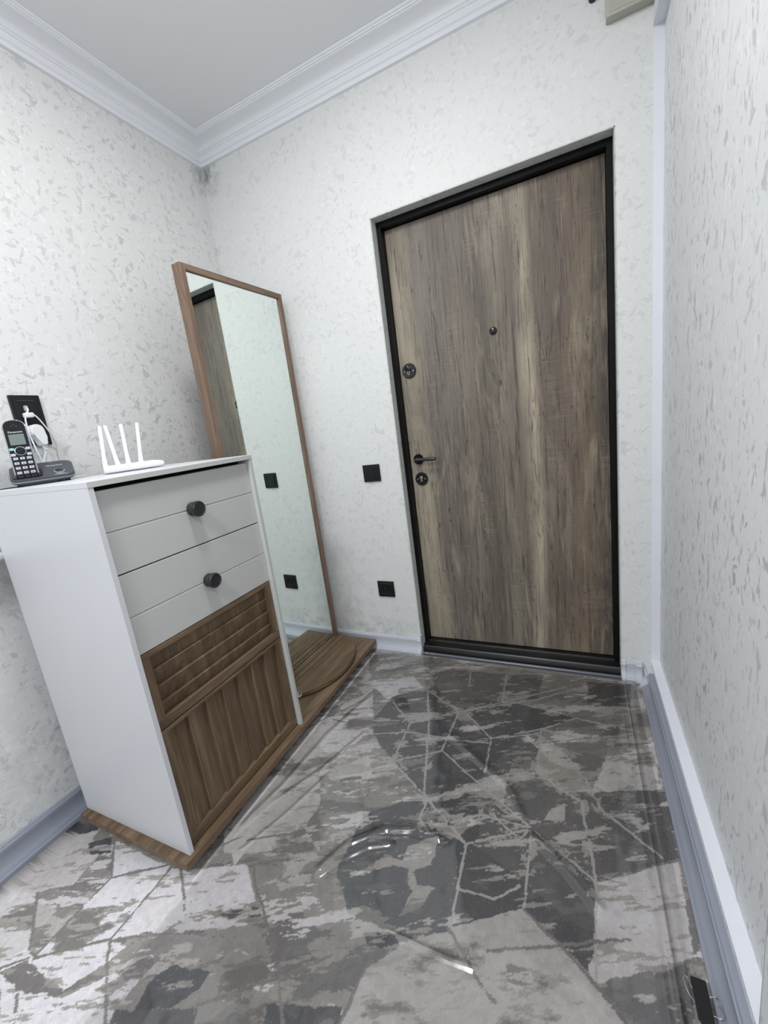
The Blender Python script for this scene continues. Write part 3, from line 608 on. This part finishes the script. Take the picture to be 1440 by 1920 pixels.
LINES=[([(0.992,-0.291),(1.164,-0.394)],1),([(0.992,-0.291),(1.059,-0.47)],1),([(1.059,-0.47),(1.152,-0.8)],1),([(1.164,-0.394),(1.325,-0.292)],1),([(1.164,-0.394),(0.991,-0.508)],1),([(0.991,-0.508),(1.0,-0.709)],1),([(1.0,-0.709),(1.157,-0.612)],1),([(1.157,-0.612),(1.164,-0.394)],1),([(1.157,-0.612),(1.328,-0.72)],1),([(1.328,-0.72),(1.169,-0.818)],1),([(1.0,-0.709),(1.169,-0.818)],1),([(1.169,-0.818),(1.321,-0.922)],1),([(1.321,-0.922),(1.49,-0.818)],1),([(1.321,-0.922),(1.33,-1.136)],1),([(1.49,-0.818),(1.491,-1.035)],1),([(1.49,-0.818),(1.655,-0.915)],1),([(1.655,-0.915),(1.647,-1.042)],1),([(1.33,-1.136),(1.491,-1.035)],1),([(1.49,-0.818),(1.328,-0.72)],1),([(1.317,-0.503),(1.325,-0.663)],1),([(1.317,-0.503),(1.197,-0.395)],1),([(1.487,-0.406),(1.486,-0.614)],1),([(1.486,-0.614),(1.328,-0.72)],1),([(1.487,-0.406),(1.605,-0.313)],1),([(1.325,-0.292),(1.315,-0.093)],1),([(1.325,-0.292),(1.568,-0.125)],1),([(0.992,-0.291),(0.983,-0.119)],1),([(0.991,-0.508),(1.059,-0.47)],1),([(1.317,-0.503),(1.487,-0.406)],1),([(1.486,-0.614),(1.622,-0.687)],1),([(1.622,-0.687),(1.655,-0.915)],1),([(1.169,-0.818),(1.168,-0.892)],1),([(1.168,-0.892),(1.202,-0.918)],1),([(1.33,-1.136),(1.408,-1.199)],1),([(1.491,-1.035),(1.586,-1.088)],1),([(0.991,-0.508),(0.872,-0.41)],1),([(1.491,-1.035),(1.599,-1.117)],1),([(1.647,-1.042),(1.647,-1.127)],1),([(0.842,-0.34),(0.992,-0.291)],1),([(1.164,-0.394),(1.462,-0.236),(1.629,-0.11)],1),([(1.317,-0.503),(1.477,-0.433),(1.585,-0.523),(1.623,-0.592)],1),([(1.605,-0.313),(1.838,-0.332)],1),([(1.169,-0.818),(1.323,-0.709),(1.395,-0.648),(1.486,-0.614)],1),([(1.245,-0.883),(1.345,-0.819),(1.49,-0.818)],1),([(1.376,-0.809),(1.46,-0.862),(1.49,-0.818)],1),([(1.201,-0.928),(1.271,-0.905),(1.321,-0.922)],1),([(0.854,-0.609),(1.021,-0.553),(1.185,-0.549),(1.31,-0.529)],1),([(1.151,-0.107),(1.165,-0.202)],1),([(1.633,-0.589),(1.673,-0.692),(1.747,-0.748),(1.813,-0.797)],1),([(1.487,-0.406),(1.635,-0.42),(1.789,-0.346)],1),([(1.326,-1.045),(1.42,-1.035),(1.474,-0.985)],1),([(0.355,-1.349),(0.502,-1.259)],0),([(0.513,-1.267),(0.516,-1.449)],0),([(0.516,-1.449),(0.36,-1.546)],0),([(0.513,-1.45),(0.553,-1.481),(0.67,-1.556)],0),([(0.245,-1.268),(0.355,-1.349),(0.357,-1.544),(0.325,-1.542),(0.179,-1.455)],0),([(0.549,-1.259),(0.663,-1.34)],0),([(0.751,-1.175),(0.799,-1.218),(0.965,-1.331),(1.047,-1.414)],0),([(0.404,-1.604),(0.462,-1.635)],0),([(0.297,-1.592),(0.346,-1.551)],0),([(0.502,-1.259),(0.651,-1.124)],0),([(0.844,-1.459),(0.996,-1.35),(1.082,-1.278)],0),([(1.33,-1.136),(1.408,-1.199),(1.452,-1.225)],0),([(1.169,-1.275),(1.161,-1.374)],0),([(1.491,-1.035),(1.593,-1.091),(1.705,-1.165)],0),([(1.425,-1.146),(1.72,-1.015)],0),([(0.816,-1.053),(0.679,-1.122)],0),([(0.761,-0.385),(0.667,-0.523)],0),([(0.574,-0.659),(0.663,-0.517),(0.8,-0.465)],0),([(0.658,-0.578),(0.856,-0.58)],0)]
RIDGES=[([(0.761,-0.385),(0.692,-0.66),(0.663,-0.929),(0.629,-1.09),(0.605,-1.146)],0.0068,0.012),([(0.833,-0.62),(0.759,-0.832),(0.674,-0.992),(0.622,-1.163)],0.0054,0.01),([(0.801,-0.835),(0.744,-1.019),(0.687,-1.156)],0.0054,0.008),([(0.947,-1.125),(0.995,-1.034),(1.084,-0.956),(1.159,-0.935),(1.246,-0.935)],0.0081,0.014),([(0.955,-1.136),(0.999,-1.078),(1.056,-1.021),(1.114,-0.994)],0.0054,0.01),([(1.204,-1.194),(1.333,-1.193),(1.404,-1.19)],0.0041,0.006),([(1.501,-0.849),(1.583,-0.908),(1.653,-0.974)],0.0068,0.014),([(1.169,-0.537),(1.308,-0.634),(1.402,-0.697),(1.451,-0.785)],0.0054,0.016)]
# ============================================================ carpet with printed broken-stone pattern
def lattice(seed):
    rng = np.random.RandomState(seed); return rng.rand(256, 256).astype(np.float32)
def vnoise(x, y, s, seed):
    T = lattice(seed); X = x*s+37.3; Y = y*s+91.7
    xi = np.floor(X).astype(int); yi = np.floor(Y).astype(int); fx_ = X-xi; fy_ = Y-yi
    fx_ = fx_*fx_*(3-2*fx_); fy_ = fy_*fy_*(3-2*fy_)
    g = lambda a, b: T[a % 256, b % 256]
    return (g(xi, yi)*(1-fx_)+g(xi+1, yi)*fx_)*(1-fy_)+(g(xi, yi+1)*(1-fx_)+g(xi+1, yi+1)*fx_)*fy_
def fbm(x, y, s, seed, o=4, r=.55):
    v = 0; a = 1; t_ = 0
    for k in range(o): v = v+a*vnoise(x, y, s*2**k, seed+k); t_ += a; a *= r
    return v/t_
def inpoly(x, y, poly):
    ins = np.zeros(x.shape, bool); n = len(poly)
    for i in range(n):
        x0, y0 = poly[i]; x1, y1 = poly[(i+1) % n]
        if y0 == y1: continue
        c = ((y0 > y) != (y1 > y)) & (x < (x1-x0)*(y-y0)/(y1-y0)+x0); ins ^= c
    return ins
def segdist(x, y, pts):
    dd = np.full(x.shape, 9., np.float32); 
    for (x0, y0), (x1, y1) in zip(pts, pts[1:]):
        vx, vy = x1-x0, y1-y0; L2 = vx*vx+vy*vy+1e-12
        t_ = np.clip(((x-x0)*vx+(y-y0)*vy)/L2, 0, 1); dd = np.minimum(dd, np.hypot(x-x0-t_*vx, y-y0-t_*vy))
    return dd
def grid_mesh(name, xs, ys, zf, color=None):
    nx, ny = len(xs), len(ys); X, Y = np.meshgrid(xs, ys); Z = zf(X, Y)
    co = np.stack([X, Y, Z], -1).reshape(-1, 3).astype(np.float32)
    i = (np.arange(ny-1)[:, None]*nx+np.arange(nx-1)[None, :]).ravel()
    q = np.stack([i, i+1, i+1+nx, i+nx], 1).ravel().astype(np.int32)
    me = D.meshes.new(name); me.vertices.add(len(co)); me.vertices.foreach_set('co', co.ravel())
    nf = len(i); me.loops.add(nf*4); me.loops.foreach_set('vertex_index', q)
    me.polygons.add(nf); me.polygons.foreach_set('loop_start', np.arange(0, nf*4, 4, dtype=np.int32))
    me.polygons.foreach_set('use_smooth', np.ones(nf, bool)); me.update(calc_edges=True)
    if color is not None:
        c = color(X, Y).reshape(-1, 3); at = me.color_attributes.new('print', 'FLOAT_COLOR', 'POINT')
        at.data.foreach_set('color', np.concatenate([c, np.ones((len(c), 1))], 1).astype(np.float32).ravel())
    return me
def carpet_color(x, y):
    wx = x+.0045*(fbm(x, y, 16, 3)-.5)*2+.0040*(fbm(x, y, 80, 5, 3)-.5)*2
    wy = y+.0045*(fbm(x, y, 16, 9)-.5)*2+.0040*(fbm(x, y, 80, 15, 3)-.5)*2
    T = np.full(x.shape, .5, np.float32)
    n0 = fbm(x, y, 5, 21, 3); T = np.where((x < .7) | (y < -1.35), np.where(n0 > .52, .85, .5), T)
    for pts, t_ in POLYS: T = np.where(inpoly(wx, wy, pts), t_, T)
    # straight-edged shards with slightly different greys
    rng = np.random.RandomState(12); P_ = rng.rand(90, 2)*[2.1, 3.6]+[-.1, -3.6]; J_ = rng.rand(90)
    best = np.full(x.shape, 9., np.float32); cell = np.zeros(x.shape, np.float32)
    for (px_, py_), j_ in zip(P_, J_):
        d = (wx-px_)**2+(wy-py_)**2; k = d < best; best = np.where(k, d, best); cell = np.where(k, j_, cell)
    T0 = T.copy(); light = T0 > .66; mid = (T0 > .3) & (T0 <= .66); drk = T0 <= .3
    T = T+np.where(drk, .16*(cell-.45), .16*(cell-.6))
    # torn, streaky marbling
    u = (.91*x+.41*y); v = (-.41*x+.91*y); u = u+.02*(fbm(x, y, 9, 33, 3)-.5)
    m1 = fbm(u*.40, v*1.25, 13, 31, 6, .66); m2 = fbm(u*.34, v*1.3, 22, 41, 5, .68); m3 = fbm(x, y, 55, 51, 4, .65)
    m4 = fbm(u*.25, v*1.5, 40, 57, 4, .7)
    T = np.where(light & (m1 > .585), .54, T); T = np.where(light & (m1 > .64), .36, T); T = np.where(light & (m4 > .655), .58, T)
    T = np.where(mid & (m1 > .60), .70, T); T = np.where(mid & (m1 < .385), .32, T); T = np.where(mid & (m2 > .63), .86, T); T = np.where(mid & (m4 < .34), .36, T)
    T = np.where(drk & (m1 > .65), .36, T); T = np.where(drk & (m2 > .645), .56, T); T = np.where(drk & (m2 > .67), .68, T); T = np.where(drk & (m4 > .70), .5, T)
    T = np.where(drk & (m1 < .33), T+.10, T)
    gap = fbm(x, y, 30, 71, 3)
    w = .0028+.0034*(fbm(x, y, 60, 81, 2)-.35)
    lx = x+.0035*(fbm(x, y, 45, 91, 3)-.5)*2; ly = y+.0035*(fbm(x, y, 45, 95, 3)-.5)*2
    for pts, pol in LINES:
        d = segdist(lx, ly, pts); k = (d < w) & (gap > .26); blot = (d < .020) & (m1 > .53) & (m3 > .50)
        T = np.where(k, .68 if pol else .36, T)
        if pol: T = np.where(blot & (T < .45), .58, T)
    cx = np.array([0, .1, .3, .5, .6, .8, 1.0])
    def lin(c): c = np.array(c)/255.; return np.where(c <= .04045, c/12.92, ((c+.055)/1.055)**2.4)
    r = lin([84, 96, 126, 160, 176, 206, 230]); g = lin([85, 96, 123, 155, 171, 201, 226]); b = lin([89, 98, 121, 149, 165, 199, 230])
    j = 1+.14*(fbm(x, y, 90, 101, 3)-.5)*2
    return np.stack([np.interp(T, cx, r)*j, np.interp(T, cx, g)*j, np.interp(T, cx, b)*j], -1)
xs = np.concatenate([[.036], np.arange(.10, 1.852, .003), [1.8575]]); ys = np.concatenate([np.arange(-3.55, -1.68, .02), np.arange(-1.68, -.028, .003), [-.0285]])
def carpet_z(x, y): return .0105+.0012*(vnoise(x, y, 3, 5)-.5)
me = grid_mesh('carpet', xs, ys, carpet_z, carpet_color)
t = NT('printed_carpet_pile'); at = t.n('ShaderNodeAttribute'); at.attribute_name = 'print'
pile = t.noise(t.co(), 900, 2, .6); fu = t.noise(t.co(), 260, 3, .7)
c = t.mix(t.ramp(pile, [(.35, .30), (.6, 0.)]), at.outputs['Color'], (0.05, .05, .055, 1))
c = t.mix(t.ramp(fu, [(.55, 0.), (.8, .22)]), c, (.62, .61, .60, 1))
t.set(c, .95, 0, .1); t.bump(pile, .5, .002)
me.materials.append(t.m)
carpet = D.objects.new('carpet', me); COL.objects.link(carpet)
tag(carpet, 'wall-to-wall carpet printed with grey and white broken stone shapes', 'carpet')
sd = carpet.modifiers.new('thickness', 'SOLIDIFY'); sd.thickness = .0095; sd.offset = -1
# ------------------------------------------------------------ clear film laid over the carpet
def film_z(x, y):
    z = .0165+.0022*(fbm(x, y, 4.5, 7, 3)-.5)*2+.0007*(fbm(x*1.2, y*.8, 22, 17, 2)-.5)*2
    for pts, a, w in RIDGES:
        d = segdist(x, y, pts); z = z+a*np.exp(-(d/w)**2)
    e = 1.835; z = z+.010*np.clip((x-(e-.020))/.020, 0, 1)**2+.006*np.exp(-((x-(e-.045))/.006)**2)
    z = z+.003*np.clip((y+.050)/.018, 0, 1)**2
    return z
fm = grid_mesh('plastic_film', np.arange(.62, 1.836, .006), np.arange(-3.3, -.0315, .006), film_z)
ft = D.materials.new('clear_plastic_film'); ft.use_nodes = True; nt = ft.node_tree; nt.nodes.clear()
out = nt.nodes.new('ShaderNodeOutputMaterial'); mx = nt.nodes.new('ShaderNodeMixShader'); tr = nt.nodes.new('ShaderNodeBsdfTransparent'); gl = nt.nodes.new('ShaderNodeBsdfGlossy'); fz = nt.nodes.new('ShaderNodeFresnel')
tr.inputs[0].default_value = (.97, .975, .98, 1); gl.inputs['Roughness'].default_value = .085; fz.inputs[0].default_value = 1.52
ml = nt.nodes.new('ShaderNodeMath'); ml.operation = 'MULTIPLY'; ml.inputs[1].default_value = 2.1; ml.use_clamp = True
nt.links.new(fz.outputs[0], ml.inputs[0]); nt.links.new(ml.outputs[0], mx.inputs[0]); nt.links.new(tr.outputs[0], mx.inputs[1]); nt.links.new(gl.outputs[0], mx.inputs[2]); nt.links.new(mx.outputs[0], out.inputs[0])
fm.materials.append(ft)
film = D.objects.new('plastic_film', fm); COL.objects.link(film)
tag(film, 'clear wrinkled plastic film spread over the carpet from platform to right wall', 'plastic film')

# ============================================================ binder clip at the film's edge
r = thing('binder_clip', 'black binder clip with wire handles clamping the film edge near the right skirting', 'clip', (1.829, -1.10, .028))
CL = [(-.0095, 0), (.0095, 0), (.0012, .030), (-.0012, .030)]
bm = bmesh.new(); prism(bm, [(1.829+a, .0365+b*.85) for a, b in [(-.0135, .022), (.0135, .022), (.0018, -.004), (-.0018, -.004)]], lambda x, z, s: (x, s, z), -1.140, -1.072)
bmesh.ops.bevel(bm, geom=bm.edges[:], offset=.001, segments=1, affect='EDGES'); obj('clip_body', bm, M_blackmatt, r)
for s in (-1, 1):
    x0 = 1.829+s*.004; h = []
    h = [(x0, -1.118, .036), (x0+s*.012, -1.116, .040), (x0+s*.022, -1.118, .042), (x0+s*.027, -1.112, .044), (x0+s*.027, -1.092, .044), (x0+s*.022, -1.086, .042), (x0+s*.012, -1.088, .040), (x0, -1.086, .036)]
    if s < 0: h = [(x0-.002, -1.106, .036), (x0-.014, -1.098, .042), (x0-.020, -1.084, .046), (x0-.019, -1.074, .048), (x0-.013, -1.073, .047), (x0-.008, -1.082, .043), (x0, -1.090, .036)]
    bm = bmesh.new(); tube(bm, h, .0010, 8, 4); obj('wire_handle', bm, M_chrome, r, True)
for o in D.objects:
    if o.name.startswith('door_frame'): o['kind'] = 'structure'
